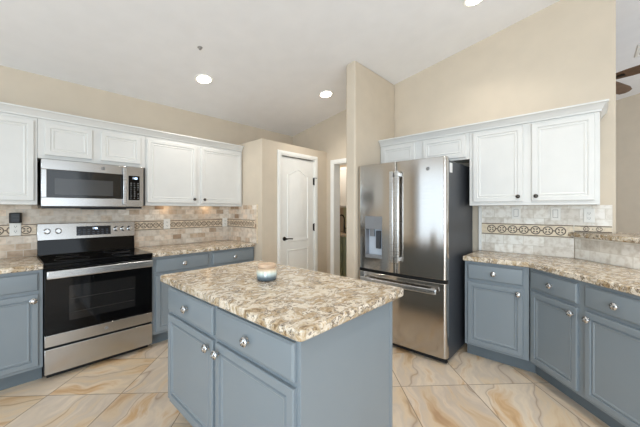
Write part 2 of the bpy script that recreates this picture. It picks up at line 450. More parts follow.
def poly_panel(m, pts, ys, insets):
    """raised moulding following an outline on the door face"""
    cx = sum(p[0] for p in pts) / len(pts); cy = sum(p[1] for p in pts) / len(pts); k = len(pts); vs = []; fs = []
    W = max(p[0] for p in pts) - min(p[0] for p in pts); H = max(p[1] for p in pts) - min(p[1] for p in pts)
    for y, ins in zip(ys, insets):
        for px, pz in pts: vs.append((cx + (px - cx) * (1 - 2 * ins / W), y, cy + (pz - cy) * (1 - 2 * ins / H)))
    for r in range(len(ys) - 1):
        for i in range(k):
            j = (i + 1) % k; fs.append((r * k + i, r * k + j, (r + 1) * k + j, (r + 1) * k + i))
    fs.append(tuple((len(ys) - 1) * k + i for i in range(k)))
    m.add(vs, fs)
ys = [0.006, -0.003, -0.003, 0.0045, 0.0045, 0.0005]; ins = [0, 0.006, 0.014, 0.022, 0.034, 0.055]
x0, x1 = 0.125, 0.52
arch = [(x0, 0.90), (x1, 0.90), (x1, 1.80)] + [(x1 - (x1 - x0) * t, 1.80 + 0.075 * (0.5 - 0.5 * math.cos(2 * PI * t)) ** 1.0) for t in [i / 14 for i in range(1, 14)]] + [(x0, 1.80)]
poly_panel(m, arch, ys, ins)
poly_panel(m, [(x0, 0.2), (x1, 0.2), (x1, 0.80), (x0, 0.80)], ys, ins)
slab = build('door_slab', m, MT['trim'], pd, 0.0)
m = MB(); m.lathe([(0.027, 0), (0.027, 0.006), (0.012, 0.010), (0.011, 0.045), (0.013, 0.048)], 20, mat=TX(0.075, 0.006, 0.95) @ FRONT)
m.tube([(0.075, -0.036, 0.95), (0.11, -0.040, 0.951), (0.15, -0.040, 0.948), (0.185, -0.036, 0.945)], 0.008)
build('door_handle', m, MT['bronze'], pd)
for z in (0.25, 1.08, 1.74):
    m = MB(); m.box(0.615, 0.644, -0.004, 0.005, z - 0.05, z + 0.05); m.lathe([(0.007, -0.055), (0.007, 0.055)], 10, mat=TX(0.632, -0.006, z))
    build('hinge', m, MT['bronze'], pd)
m = MB(); m.box(0.62, 0.665, -0.034, -0.0265, 1.785, 1.792); build('door_stop', m, MT['bronze'], pd)
# laundry doorway casing (opening from y = 2.83 down to y = 2.06)
m = MB(); casing(m, 0.015, 0.755, 2.005, 0.065); m.box(0, 0.015, -0.001, 0.13, 0, 2.02); m.box(0.755, 0.77, -0.001, 0.13, 0, 2.02); m.box(0.015, 0.755, -0.001, 0.13, 2.005, 2.02)
o = struct('trim_2', m, MT['trim'], 0.002); o.location = (XW, 2.83, 0); o.rotation_euler = (0, 0, -PI / 2)
# white edge strip where the backsplash meets the refrigerator alcove
m = MB(); m.box(3.352, 3.379, 0.834, 0.862, 0.916, 1.372); struct('trim_3', m, MT['trim'], 0.003)
m = MB(); m.box(2.285, 2.40, 2.958, 2.969, 0, 0.1); m.box(3.185, 3.36, 2.958, 2.969, 0, 0.1); struct('baseboard_pantry', m, MT['trim'], 0.003)
m = MB(); m.box(2.518, 2.529, 1.83, 1.948, 0, 0.1); struct('baseboard_alcove', m, MT['trim'], 0.003)

# ------------------------------------------------------------------ cabinet kit (local frame: x right, y into the wall, z up, front frame at y = 0)
DOOR = [(0, 0), (0, -0.015), (0.004, -0.019), (0.036, -0.019), (0.040, -0.009), (0.045, -0.009), (0.050, -0.0155), (0.056, -0.0155), (0.062, -0.0115)]
SOFT = [(0, 0), (0, -0.015), (0.004, -0.019), (0.036, -0.019), (0.041, -0.0130), (0.046, -0.0130), (0.051, -0.0160), (0.056, -0.0160), (0.064, -0.0125)]
DRAWER = [(0, 0), (0, -0.012), (0.006, -0.0165), (0.008, -0.019), (0.012, -0.020)]
def knob_meshes():
    m = MB()
    m.lathe([(0.008, 0.0), (0.008, 0.003), (0.0055, 0.006), (0.0055, 0.014), (0.012, 0.017), (0.0165, 0.021), (0.0165, 0.025), (0.013, 0.030), (0.006, 0.033)], 20, mat=FRONT)
    a = m.mesh('knob', MT['pewter'])
    m = MB()
    m.lathe([(0.011, 0.0), (0.011, 0.003), (0.006, 0.006), (0.006, 0.014), (0.017, 0.017), (0.022, 0.021), (0.022, 0.025), (0.018, 0.030), (0.009, 0.034)], 20, mat=FRONT)
    for k in range(5):                       # pierced flower pattern on the face
        t = 2 * PI * k / 5 + 0.3
        m.lathe([(0.0052, 0), (0.0052, 0.0042), (0.003, 0.0055)], 8, 1, FRONT @ TX(0.0128 * math.cos(t), 0.0128 * math.sin(t), 0.0275))
    m.lathe([(0.004, 0), (0.004, 0.006), (0.002, 0.007)], 8, 0, FRONT @ TX(0, 0, 0.032))
    b = m.mesh('knob', [MT['chrome'], MT['knobdark']])
    return {'plain': a, 'flower': b}
KN = knob_meshes()
def knob(parent, x, z, kind):
    return link('knob', KN[kind], parent, (x, -0.0185, z))
def door(root, x0, x1, z0, z1, mat, kn=None, kind='plain'):
    m = MB(); m.rings(x0, x1, z0, z1, DOOR if mat is MT['blue'] else SOFT)
    o = build('door', m, mat, root, smooth=20)
    if kn: knob(o, kn[0], kn[1], kind)
    return o
def drawer(root, x0, x1, z0, z1, mat, kind='flower'):
    m = MB(); m.rings(x0, x1, z0, z1, DRAWER)
    o = build('drawer', m, mat, root, smooth=20)
    knob(o, (x0 + x1) / 2, (z0 + z1) / 2, kind)
    return o
G = 0.0006
def upper(name, label, loc, rz, wd, z0, z1, depth, doors, lights=(), group=None):
    """white wall cabinet; doors = [(x0, x1, z0, z1, knob)]"""
    r = thing(name, label, 'wall cabinet', loc, rz, group)
    m = MB(); m.box(0, wd, 0, depth, z0 + 0.02, z1); m.box(0, wd, 0, 0.02, z0, z0 + 0.02); m.box(0, 0.016, 0.02, depth, z0, z0 + 0.02); m.box(wd - 0.016, wd, 0.02, depth, z0, z0 + 0.02)
    build('cabinet_box', m, MT['white'], r, 0.0015)
    for d in doors: door(r, d[0], d[1], d[2], d[3], MT['white'], d[4] if len(d) > 4 else None, 'plain')
    return r
DZ0, DZ1, WZ0, WZ1 = 0.14, 0.688, 0.715, 0.848
def base(name, label, loc, rz, wd, depth, fronts, poly=None, kick=0.075, ztoe=0.115, toe=None):
    """base cabinet with face frame, toe kick, one drawer over one door per front; fronts = [(x0, x1, knob side)]"""
    r = thing(name, label, 'base cabinet', loc, rz)
    m = MB(); m.prism(poly or [(0, 0), (wd, 0), (wd, depth), (0, depth)], ztoe, 0.874)
    build('cabinet_box', m, MT['blue'], r, 0.0015)
    kp = [(x + (0.0 if i in (0, 3) else 0), max(y, kick) if abs(y) < 1e-6 else y) for i, (x, y) in enumerate(poly or [(0, 0), (wd, 0), (wd, depth), (0, depth)])]
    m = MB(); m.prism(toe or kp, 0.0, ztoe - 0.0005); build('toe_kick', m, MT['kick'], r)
    for x0, x1, side in fronts:
        drawer(r, x0, x1, WZ0, WZ1, MT['blue'])
        kx = x1 - 0.03 if side == 'r' else x0 + 0.03
        door(r, x0, x1, DZ0, DZ1, MT['blue'], (kx, DZ1 - 0.045), 'flower')
    return r

# ------------------------------------------------------------------ range wall: uppers, crown
UF = 3.40; UD = YW - 0.003 - UF
upper('wall_cabinet', 'white wall cabinet left of the microwave, cut off by the photo edge', (-0.32, UF, 0), 0, 0.542, 1.375, 2.096, UD,
      [(0.028, 0.522, 1.408, 2.07, (0.058, 1.452))])
upper('wall_cabinet', 'short white two-door wall cabinet above the stainless microwave', (0.2235, UF, 0), 0, 0.806, 1.765, 2.096, UD,
      [(0.042, 0.366, 1.795, 2.066), (0.43, 0.762, 1.795, 2.066)])
upper('wall_cabinet', 'wide white two-door wall cabinet between microwave and beige pantry wall', (1.031, UF, 0), 0, 1.146, 1.375, 2.096, UD,
      [(0.012, 0.535, 1.408, 2.07, (0.50, 1.452)), (0.585, 1.13, 1.408, 2.07, (0.62, 1.452))])
CROWN = [(-0.02, 0), (0.008, 0), (0.010, 0.014), (0.018, 0.023), (0.025, 0.040), (0.040, 0.054), (0.048, 0.056), (0.048, 0.068), (-0.02, 0.068)]
m = MB(); m.sweep([(a, b + 2.097) for a, b in CROWN], [(-0.32, UF), (2.177, UF)])
tag(build('crown_moulding', m, MT['white'], None, smooth=25), 'white crown moulding along the top of the cabinets above the range', 'crown moulding')
for x in (1.33, 1.84):
    p = thing('puck_light', 'small warm puck light under the wide white cabinet, nearer the ' + ('microwave' if x < 1.5 else 'pantry wall'), 'light', (x, 3.64, 1.394), 0, 'puck lights under the wide wall cabinet')
    m = MB(); m.lathe([(0.03, -0.012), (0.03, 0.0)], 20); build('housing', m, MT['plate'], p)
    m = MB(); m.lathe([(0.022, -0.014), (0.024, -0.0122)], 20); build('lens', m, MT['puck'], p)
    l = bpy.data.lights.new('puck_glow', 'POINT'); l.energy = 0.16; l.color = (1.0, 0.72, 0.42); l.shadow_soft_size = 0.02
    lo = bpy.data.objects.new('puck_glow', l); C.objects.link(lo); lo.location = (x, 3.655, 1.365)

# microwave
mw = thing('microwave', 'stainless over-the-range microwave with dark glass door', 'microwave', (0.240, 3.345, 0))
W = 0.757; MZ0, MZ1 = 1.362, 1.757
m = MB(); m.box(0.004, W - 0.004, 0.022, 0.376, MZ0, MZ1); build('housing', m, MT['black'], mw, 0.003)
m = MB(); m.box(0.006, W - 0.006, 0.03, 0.36, MZ0 - 0.018, MZ0 - 0.0005); m.box(0.27, 0.62, 0.05, 0.12, MZ0 - 0.026, MZ0 - 0.018)
build('vent_grille', m, MT['black'], mw, 0.003)
m = MB()   # steel frame of the door
dx = 0.605
m.box(0, dx, -0.004, 0.022, MZ1 - 0.085, MZ1); m.box(0, dx, -0.004, 0.022, MZ0, MZ0 + 0.075); m.box(0, 0.035, -0.004, 0.022, MZ0 + 0.075, MZ1 - 0.085)
md = build('door', m, MT['steel'], mw, 0.003)
m = MB(); m.box(0.035, dx, 0.002, 0.022, MZ0 + 0.075, MZ1 - 0.085); build('door_glass', m, MT['mwglass'], md)
m = MB(); m.box(0.085, 0.50, 0.0005, 0.0015, MZ0 + 0.10, MZ1 - 0.155); build('window_screen', m, MT['mwwin'], md)
m = MB(); m.box(0.575, 0.603, -0.034, -0.020, MZ0 + 0.02, MZ1 - 0.02); m.box(0.58, 0.598, -0.021, -0.003, MZ0 + 0.03, MZ0 + 0.06); m.box(0.58, 0.598, -0.021, -0.003, MZ1 - 0.06, MZ1 - 0.03)
build('handle', m, MT['handle'], md, 0.004)
m = MB(); m.box(dx + 0.002, W, -0.004, 0.022, MZ0, MZ1); mp_ = build('control_panel', m, MT['steel'], mw, 0.003)
m = MB(); m.box(dx + 0.02, W - 0.035, -0.0055, -0.0041, MZ0 + 0.065, MZ1 - 0.09); build('keypad', m, MT['gloss'], mp_)
m = MB()
SEG = {'0': 'abcdef', '1': 'bc', '2': 'abged', '3': 'abgcd', '4': 'fgbc', '5': 'afgcd', '6': 'afgedc', '7': 'abc', '8': 'abcdefg', '9': 'abcfgd'}
def digits(m, txt, x, z, h, y):
    wd = h * 0.55; t = h * 0.16
    for ch in txt:
        if ch == ':':
            for q in (0.3, 0.7): m.box(x + t, x + 2 * t, y - 0.0006, y, z + h * q - t / 2, z + h * q + t / 2)
            x += h * 0.45; continue
        B = {'a': (0, wd, h - t, h), 'd': (0, wd, 0, t), 'g': (0, wd, h / 2 - t / 2, h / 2 + t / 2), 'f': (0, t, h / 2, h), 'e': (0, t, 0, h / 2), 'b': (wd - t, wd, h / 2, h), 'c': (wd - t, wd, 0, h / 2)}
        for sgm in SEG[ch]:
            a = B[sgm]; m.box(x + a[0], x + a[1], y - 0.0006, y, z + a[2], z + a[3])
        x += wd + h * 0.28
digits(m, '1:06', dx + 0.052, MZ1 - 0.122, 0.016, -0.0056)
build('clock_digits', m, MT['digit'], mp_)
m = MB()
for r_ in range(8):
    for c_ in range(3):
        if random.random() < 0.9:
            m.box(dx + 0.037 + c_ * 0.030, dx + 0.037 + c_ * 0.030 + random.choice((0.006, 0.009, 0.012)), -0.0062, -0.0056, MZ0 + 0.082 + r_ * 0.021, MZ0 + 0.088 + r_ * 0.021)
build('key_legends', m, MT['legend'], mp_)
def badge(parent, x, z, y, r):
    m = MB(); m.lathe([(r, 0), (r, 0.0015), (r * 0.95, 0.002)], 28, 0, TX(x, y, z) @ FRONT)
    ring = []
    for i in range(24):
        t = 2 * PI * i / 24; ring.append((x + r * 0.84 * math.cos(t), y - 0.0022, z + r * 0.84 * math.sin(t)))
    m.tube(ring + ring[:1], r * 0.07, 6, 1)
    # the curling script monogram
    g1 = [(x + r * (-0.30 + 0.22 * math.cos(t)), y - 0.0022, z + r * (0.05 + 0.36 * math.sin(t))) for t in [0.6 + i * 0.42 for i in range(14)]]
    g2 = [(x + r * (0.27 + 0.2 * math.cos(t)), y - 0.0022, z + r * (0.18 + 0.2 * math.sin(t))) for t in [0.3 + i * 0.45 for i in range(9)]]
    g3 = [(x + r * (0.27 + 0.24 * math.cos(t)), y - 0.0022, z + r * (-0.2 + 0.22 * math.sin(t))) for t in [1.7 + i * 0.45 for i in range(9)]]
    for g in (g1, g2, g3): m.tube(g, r * 0.06, 6, 1)
    return build('badge', m, [MT['metalgrey'], MT['knobdark']], parent)
badge(md, 0.42, MZ1 - 0.042, -0.004, 0.016)

# ------------------------------------------------------------------ range
rg = thing('range', 'freestanding stainless and black electric range under the microwave', 'range', (0.240, 3.115, 0))
W = 0.766
m = MB(); m.box(0, W, 0.035, 0.60, 0.03, 0.895); m.box(0.02, W - 0.02, 0.06, 0.58, 0.0, 0.03); build('body', m, MT['black'], rg, 0.003)
m = MB(); m.box(-0.002, W + 0.002, 0.0, 0.545, 0.8955, 0.917); m.box(0, W, 0.002, 0.034, 0.868, 0.895)
ct = build('cooktop', m, MT['gloss'], rg, 0.004)
for (bx, by, br) in ((0.19, 0.15, 0.115), (0.57, 0.15, 0.095), (0.19, 0.40, 0.08), (0.57, 0.40, 0.11)):
    ring = [(bx + br * math.cos(2 * PI * i / 40), by + br * math.sin(2 * PI * i / 40)) for i in range(41)]
    m = MB(); m.tube([(a, b, 0.9168) for a, b in ring], 0.0012, 4); build('burner_mark', m, MT['grey'], ct)
# back guard: sloped lower black part, steel control fascia above
m = MB(); m.add([(x, y, z) for x in (0.0, W) for y, z in ((0.548, 0.918), (0.560, 1.052), (0.605, 1.052), (0.605, 0.918))],
                [(0, 1, 2, 3), (7, 6, 5, 4), (0, 4, 5, 1), (1, 5, 6, 2), (2, 6, 7, 3), (3, 7, 4, 0)])
bgd = build('back_guard', m, MT['gloss'], rg, 0.003)
m = MB(); m.add([(x, y, z) for x in (-0.002, W + 0.002) for y, z in ((0.535, 1.053), (0.552, 1.205), (0.605, 1.205), (0.605, 1.053))],
                [(0, 1, 2, 3), (7, 6, 5, 4), (0, 4, 5, 1), (1, 5, 6, 2), (2, 6, 7, 3), (3, 7, 4, 0)])
fp = build('control_panel', m, MT['steel'], rg, 0.004)
tilt = math.atan2(0.017, 0.152)
PM = TX(0, 0.535, 1.053) @ Matrix.Rotation(-tilt, 4, 'X')
m = MB(); m.box(0.272, 0.548, -0.0022, -0.0004, 0.030, 0.118, mat=PM); build('display', m, MT['screen'], fp)
m = MB(); mm = MB(); digits(mm, '1:06', 0.395, 0.088, 0.016, -0.0023); m.add(mm.v, mm.f, mat=PM); build('clock_digits', m, MT['digit'], fp)
m = MB()
for i in range(7):
    for j in range(3):
        m.box(0.285 + i * 0.037, 0.285 + i * 0.037 + 0.018, -0.0032, -0.0023, 0.040 + j * 0.020, 0.045 + j * 0.020, mat=PM)
build('key_legends', m, MT['legend2'], fp)
for i, kx in enumerate((0.063, 0.140, 0.598, 0.660, 0.718)):
    m = MB(); K = PM @ TX(kx, 0, 0.082) @ FRONT
    m.lathe([(0.026, 0.0), (0.026, 0.004), (0.021, 0.007), (0.019, 0.024), (0.016, 0.027)], 22, 0, K)
    m.box(-0.005, 0.005, -0.019, 0.019, 0.026, 0.033, 0, K)
    build('knob', m, MT['chrome'], fp)
# oven door
m = MB(); m.box(0.003, W - 0.003, 0.0, 0.034, 0.262, 0.862)
od = build('oven_door', m, MT['black'], rg, 0.004)
m = MB(); m.box(0.004, W - 0.004, -0.006, -0.0004, 0.352, 0.86); build('door_glass', m, MT['gloss'], od, 0.002)
m = MB(); m.box(0.15, 0.62, -0.0075, -0.0062, 0.44, 0.72); ow = build('oven_window', m, MT['ovwin'], od)
m = MB()
for z in (0.50, 0.61):
    m.box(0.16, 0.61, -0.0083, -0.0077, z, z + 0.004)
build('rack_lines', m, MT['rack'], ow)
m = MB(); m.box(0.003, W - 0.003, -0.008, -0.0004, 0.262, 0.351); build('steel_strip', m, MT['steel'], od, 0.002)
badge(od, 0.40, 0.306, -0.008, 0.014)
m = MB(); m.box(0.012, W - 0.012, -0.055, -0.035, 0.795, 0.858); m.box(0.03, 0.06, -0.036, -0.0065, 0.805, 0.848); m.box(W - 0.06, W - 0.03, -0.036, -0.0065, 0.805, 0.848)
build('door_handle', m, MT['handle'], od, 0.008, seg=3)
m = MB(); m.box(0.003, W - 0.003, -0.006, 0.034, 0.048, 0.243); build('drawer', m, MT['steel'], rg, 0.003)

# ------------------------------------------------------------------ range wall: base cabinets and worktops
BF = 3.135; BD = YW - 0.003 - BF
base('base_cabinet', 'grey-blue base cabinet left of the range under a granite worktop', (-0.32, BF, 0), 0, 0.556, BD, [(0.03, 0.53, 'r')])
base('base_cabinet', 'grey-blue two-drawer base cabinet between the range and the pantry wall', (1.010, BF, 0), 0, 1.172, BD, [(0.028, 0.565, 'r'), (0.615, 1.155, 'l')])
def worktop(name, label, poly, z0=0.8745, z1=0.915, bevel=0.007, cat='worktop'):
    m = MB(); m.prism(poly, z0, z1)
    return tag(build(name, m, MT['granite'], None, bevel, seg=3), label, cat)
worktop('worktop', 'speckled granite worktop left of the range', [(-0.33, 3.095), (0.2365, 3.095), (0.2365, 3.722), (-0.33, 3.722)])
worktop('worktop', 'speckled granite worktop between the range and the pantry wall', [(1.0095, 3.095), (2.1715, 3.095), (2.1715, 3.722), (1.0095, 3.722)])

# backsplashes
def motif_band(m, L, z0, z1, pitch, gaps=(), rf=0.30):
    """listello in local front coordinates: base strip (slot 0), dark liners and circle-and-leaf motifs (slot 1)"""
    m.box(0, L, -0.004, 0, z0, z1, 0)
    m.box(0, L, -0.006, -0.004, z1 - 0.010, z1 - 0.003, 1); m.box(0, L, -0.006, -0.004, z0 + 0.003, z0 + 0.010, 1)
    zc = (z0 + z1) / 2; r = (z1 - z0) * rf; k = int(L / pitch); x = (L - (k - 1) * pitch) / 2
    for i in range(k):
        xc = x + i * pitch; seg = 20
        if any(a < xc < b for a, b in gaps): continue
        a = []; b = []
        for j in range(seg):
            t = 2 * PI * j / seg
            a.append((xc + r * 1.15 * math.cos(t), -0.0052, zc + r * 1.15 * math.sin(t))); b.append((xc + r * 0.9 * math.cos(t), -0.0052, zc + r * 0.9 * math.sin(t)))
        m.add(a + b, [(j, (j + 1) % seg, seg + (j + 1) % seg, seg + j) for j in range(seg)], 1)
        for q in range(4):                                   # four leaves
            t = PI / 4 + q * PI / 2; c, s_ = math.cos(t), math.sin(t)
            pts = [(0.12, 0), (0.5, 0.2), (0.88, 0), (0.5, -0.2)]
            m.add([(xc + r * (p * c - q_ * s_), -0.0054, zc + r * (p * s_ + q_ * c)) for p, q_ in pts], [(0, 1, 2, 3)], 1)
        xm = xc + pitch / 2                                  # small diamonds between the circles
        if i < k - 1:
            d = r * 0.24
            m.add([(xm - d, -0.0054, zc), (xm, -0.0054, zc - d), (xm + d, -0.0054, zc), (xm, -0.0054, zc + d)], [(0, 1, 2, 3)], 1)
bs = thing('backsplash', 'beige tumbled-stone backsplash behind the range with a patterned band', 'backsplash', (0, 0, 0))
m = MB(); m.box(-0.32, 2.172, 3.7235, 3.7335, 0.9155, 1.3735); build('tile_field', m, MT['tileL'], bs)
for x0, L in ((-0.32, 0.555), (1.012, 1.158)):
    m = MB(); motif_band(m, L, 1.10, 1.206, 0.064 if x0 > 0 else 0.085, rf=0.25 if x0 > 0 else 0.30)
    o = build('patterned_band', m, [MT['bandW'], MT['motif']], bs, loc=(x0, 3.7233, 0))
ss = thing('backsplash', 'narrow beige tile side splash on the pantry wall beside the counter', 'backsplash', (0, 0, 0))
m = MB(); m.box(2.173, 2.1835, 3.068, 3.722, 0.9155, 1.39); build('tile_field', m, MT['tileS'], ss)
m = MB(); motif_band(m, 0.60, 1.10, 1.206, 0.064, rf=0.25)
o = build('patterned_band', m, [MT['bandW'], MT['motif']], ss, loc=(2.1728, 3.70, 0)); o.rotation_euler = (0, 0, -PI / 2)
m = MB(); m.box(2.1715, 2.1835, 3.056, 3.0675, 0.9155, 1.40); build('edge_trim', m, MT['band'], ss)

def outlet(label, loc, rz, kind, group=None):
    r = thing('wall_outlet', label, 'outlet', loc, rz, group or 'white wall plates on the backsplash')
    wd = 0.036 if kind != 'wide' else 0.058
    m = MB(); m.rings(-wd, wd, -0.059, 0.059, [(0, 0), (0, -0.003), (0.004, -0.006)]); pl = build('cover_plate', m, MT['plate'], r, smooth=20)
    if kind == 'switch' or kind == 'wide':
        for cx in ((0,) if kind == 'switch' else (-0.023, 0.023)):
            m = MB(); m.box(cx - 0.016, cx + 0.016, -0.009, -0.0062, -0.033, 0.033); build('rocker', m, MT['plate'], pl, 0.001)
            m = MB(); m.box(cx - 0.0185, cx + 0.0185, -0.0068, -0.0061, -0.036, 0.036); build('rocker_frame', m, MT['slot'], pl)
    else:
        for cz_ in (0.021, -0.021):
            m = MB(); m.box(-0.016, 0.016, -0.0085, -0.0062, cz_ - 0.014, cz_ + 0.014)
            rc = build('receptacle', m, MT['plate'], pl, 0.003)
            m = MB(); m.box(-0.008, -0.0055, -0.0092, -0.0087, cz_ - 0.004, cz_ + 0.006); m.box(0.0055, 0.008, -0.0092, -0.0087, cz_ - 0.004, cz_ + 0.006)
            m.lathe([(0.0028, 0), (0.0028, 0.0008)], 8, 0, TX(0, -0.0087, cz_ - 0.009) @ FRONT); build('slots', m, MT['dark'], pl)
    return r
outlet('white wall outlet left of the range with a black plug-in above it', (0.104, 3.7166, 1.165), 0, 'outlet')
outlet('pale wall outlet set in the patterned band just right of the range', (1.358, 3.7166, 1.165), 0, 'outlet')
outlet('pale wall outlet set in the patterned band near the pantry corner', (2.112, 3.7166, 1.162), 0, 'outlet')
pg = thing('plug_in_warmer', 'small black plug-in warmer on the tile left of the range', 'air freshener', (0.104, 3.7065, 1.262))
m = MB(); m.prism([(-0.036, 0), (-0.04, -0.03), (-0.028, -0.05), (0.028, -0.05), (0.04, -0.03), (0.036, 0)][::-1], -0.045, 0.045); build('case', m, MT['black'], pg, 0.006, seg=3)
m = MB()
for i in range(5): m.box(-0.02, 0.02, -0.0512, -0.0502, -0.028 + i * 0.013, -0.023 + i * 0.013)
build('vent_slots', m, MT['grey'], pg)

# ------------------------------------------------------------------ refrigerator
FY, FX = 1.823, 2.562; W = 0.915
fr = thing('refrigerator', 'stainless french-door refrigerator with dark grey sides in the wall alcove', 'refrigerator', (FX, FY, 0), -PI / 2)
m = MB(); m.box(0.004, W - 0.004, 0.075, 0.77, 0.03, 1.765); m.box(0.03, W - 0.03, 0.1, 0.72, 0.0, 0.03); build('body', m, MT['grey'], fr, 0.004)
def bow(x):                                    # gently bowed front
    t = (x - W / 2) / (W / 2); return 0.016 * t * t
def door_poly(x0, x1, rl, rr):
    pts = []
    def arc(cx, cy, r, a0, a1): return [(cx + r * math.cos(a0 + (a1 - a0) * i / 6), cy + r * math.sin(a0 + (a1 - a0) * i / 6)) for i in range(7)]
    pts += [(x1, 0.07)] if False else []
    left = arc(x0 + rl, bow(x0 + rl) + rl, rl, PI, 1.5 * PI)
    right = arc(x1 - rr, bow(x1 - rr) + rr, rr, 1.5 * PI, 2 * PI)
    mid = [(x0 + rl + (x1 - rr - x0 - rl) * i / 12, bow(x0 + rl + (x1 - rr - x0 - rl) * i / 12)) for i in range(1, 12)]
    return [(x0, 0.07)] + left + mid + right + [(x1, 0.07)]
XS = 0.453
def fdoor(name, x0, x1, z0, z1, rl, rr):
    m = MB(); m.prism(door_poly(x0, x1, rl, rr), z0, z1); return build(name, m, MT['steelv'], fr, 0.004, smooth=30)
dl = None
# left door is built around its dispenser opening
DX0, DX1, DZa, DZb = 0.10, 0.30, 0.845, 1.265
lp = door_poly(0.0, XS - 0.002, 0.016, 0.008)
m = MB(); m.prism(lp, DZb, 1.79); m.prism(lp, 0.728, DZa)
def clip(poly, xa, xb):
    ins = [p for p in poly if xa <= p[0] <= xb]
    ins = [p for p in ins if p[1] < 0.0699]
    ins.sort()
    return ins
ins_ = clip(lp, 0, DX0); m.prism([(0, 0.07)] + ins_ + [(DX0, bow(DX0)), (DX0, 0.07)], DZa, DZb)
ins_ = clip(lp, DX1, XS); m.prism([(DX1, 0.07), (DX1, bow(DX1))] + ins_ + [(XS - 0.002, 0.07)], DZa, DZb)
dl = build('left_door', m, MT['steelv'], fr, smooth=30)
m = MB(); m.box(DX0 + 0.001, DX1 - 0.001, 0.066, 0.072, DZa + 0.001, DZb - 0.001); build('dispenser_back', m, MT['disp'], dl)
m = MB(); yb = bow(DX0) - 0.004
m.box(DX0 - 0.004, DX1 + 0.004, yb, 0.06, 1.135, DZb + 0.004); build('dispenser_panel', m, MT['dispgrey'], dl, 0.003)
m = MB(); m.box(DX0 - 0.004, DX0 + 0.008, yb, 0.064, DZa - 0.004, 1.134); m.box(DX1 - 0.008, DX1 + 0.004, yb, 0.064, DZa - 0.004, 1.134); m.box(DX0 + 0.008, DX1 - 0.008, yb, 0.064, DZa - 0.004, DZa + 0.03)
build('dispenser_frame', m, MT['dispgrey'], dl, 0.002)
m = MB(); m.box(0.205, 0.255, 0.035, 0.06, 0.94, 1.12); build('dispenser_paddle', m, MT['grey'], dl, 0.004)
m = MB(); m.box(0.13, 0.18, 0.04, 0.06, 1.06, 1.134); build('dispenser_spout', m, MT['dispgrey'], dl, 0.004)
drt = fdoor('right_door', XS + 0.002, W, 0.728, 1.79, 0.008, 0.03)
dz = fdoor('freezer_drawer', 0.0, W, 0.055, 0.697, 0.016, 0.03)
m = MB(); m.box(0.01, W - 0.01, 0.035, 0.074, 0.697, 0.7275); build('door_gasket', m, MT['dark'], fr)
m = MB(); m.box(0.01, W - 0.01, 0.045, 0.074, 0.012, 0.0545); build('base_grille', m, MT['dark'], fr)
def vhandle(par, x):
    m = MB(); yb = bow(x)
    m.box(x - 0.019, x + 0.019, yb - 0.058, yb - 0.040, 0.835, 1.695)
    m.box(x - 0.013, x + 0.013, yb - 0.041, yb - 0.0005, 0.845, 0.885); m.box(x - 0.013, x + 0.013, yb - 0.041, yb - 0.0005, 1.645, 1.685)
    o = build('handle', m, MT['handle'], par, 0.006, seg=3); return o
vhandle(dl, XS - 0.026); vhandle(drt, XS + 0.026)
m = MB(); hp = []; hq = []
for i in range(21):
    x = 0.07 + (W - 0.14) * i / 20
    hp.append((x, bow(x) - 0.060)); hq.append((x, bow(x) - 0.040))
m.prism(hp + hq[::-1], 0.606, 0.652)
for x in (0.10, W - 0.14): m.box(x, x + 0.04, bow(x) - 0.042, bow(x) + 0.004, 0.614, 0.644)
build('handle', m, MT['handle'], dz, 0.007, seg=3)
badge(drt, 0.755, 1.695, bow(0.755), 0.016)
for x in (0.03, W - 0.11):
    m = MB(); m.box(x, x + 0.08, 0.076, 0.16, 1.7655, 1.802); build('hinge_cover', m, MT['grey'], fr, 0.004)
m = MB(); m.box(W - 0.0035, W - 0.0028, 0.095, 0.165, 1.66, 1.745); s_ = build('sticker', m, MT['sticker'], fr); s_['label'] = 'white sticker'

# ------------------------------------------------------------------ refrigerator wall: uppers and crown
RF = 3.03; RD = XW - 0.003 - RF
upper('wall_cabinet', 'short white two-door wall cabinet above the stainless refrigerator', (RF, 1.822, 0), -PI / 2, 0.965, 1.815, 2.065, RD,
      [(0.034, 0.428, 1.835, 2.050), (0.518, 0.935, 1.835, 2.050)])
upper('wall_cabinet', 'tall white two-door wall cabinet right of the refrigerator', (RF, 0.856, 0), -PI / 2, 0.900, 1.372, 2.065, RD,
      [(0.034, 0.423, 1.405, 2.050, (0.392, 1.446)), (0.484, 0.872, 1.405, 2.050, (0.516, 1.446))])
m = MB(); m.sweep([(a, b + 2.066) for a, b in CROWN], [(RF, 1.822), (RF, -0.044), (XW - 0.004, -0.044)])
tag(build('crown_moulding', m, MT['white'], None, smooth=25), 'white crown moulding along the top of the cabinets over the refrigerator', 'crown moulding')

# base cabinets: straight one, then the 45 degree peninsula
PX = 2.89; CYc = 0.370; SQ = math.sqrt(0.5)
base('base_cabinet', 'grey-blue single-door base cabinet right of the refrigerator', (PX, 0.856, 0), -PI / 2, 0.484, 0.485, [(0.028, 0.445, 'r')],
     poly=[(0, 0), (0.484, 0), (0.484, 0.485), (0, 0.485)],
     toe=[(0, 0.075), (0.518, 0.075), (0.518, 0.20), (0.484, 0.20), (0.484, 0.485), (0, 0.485)])
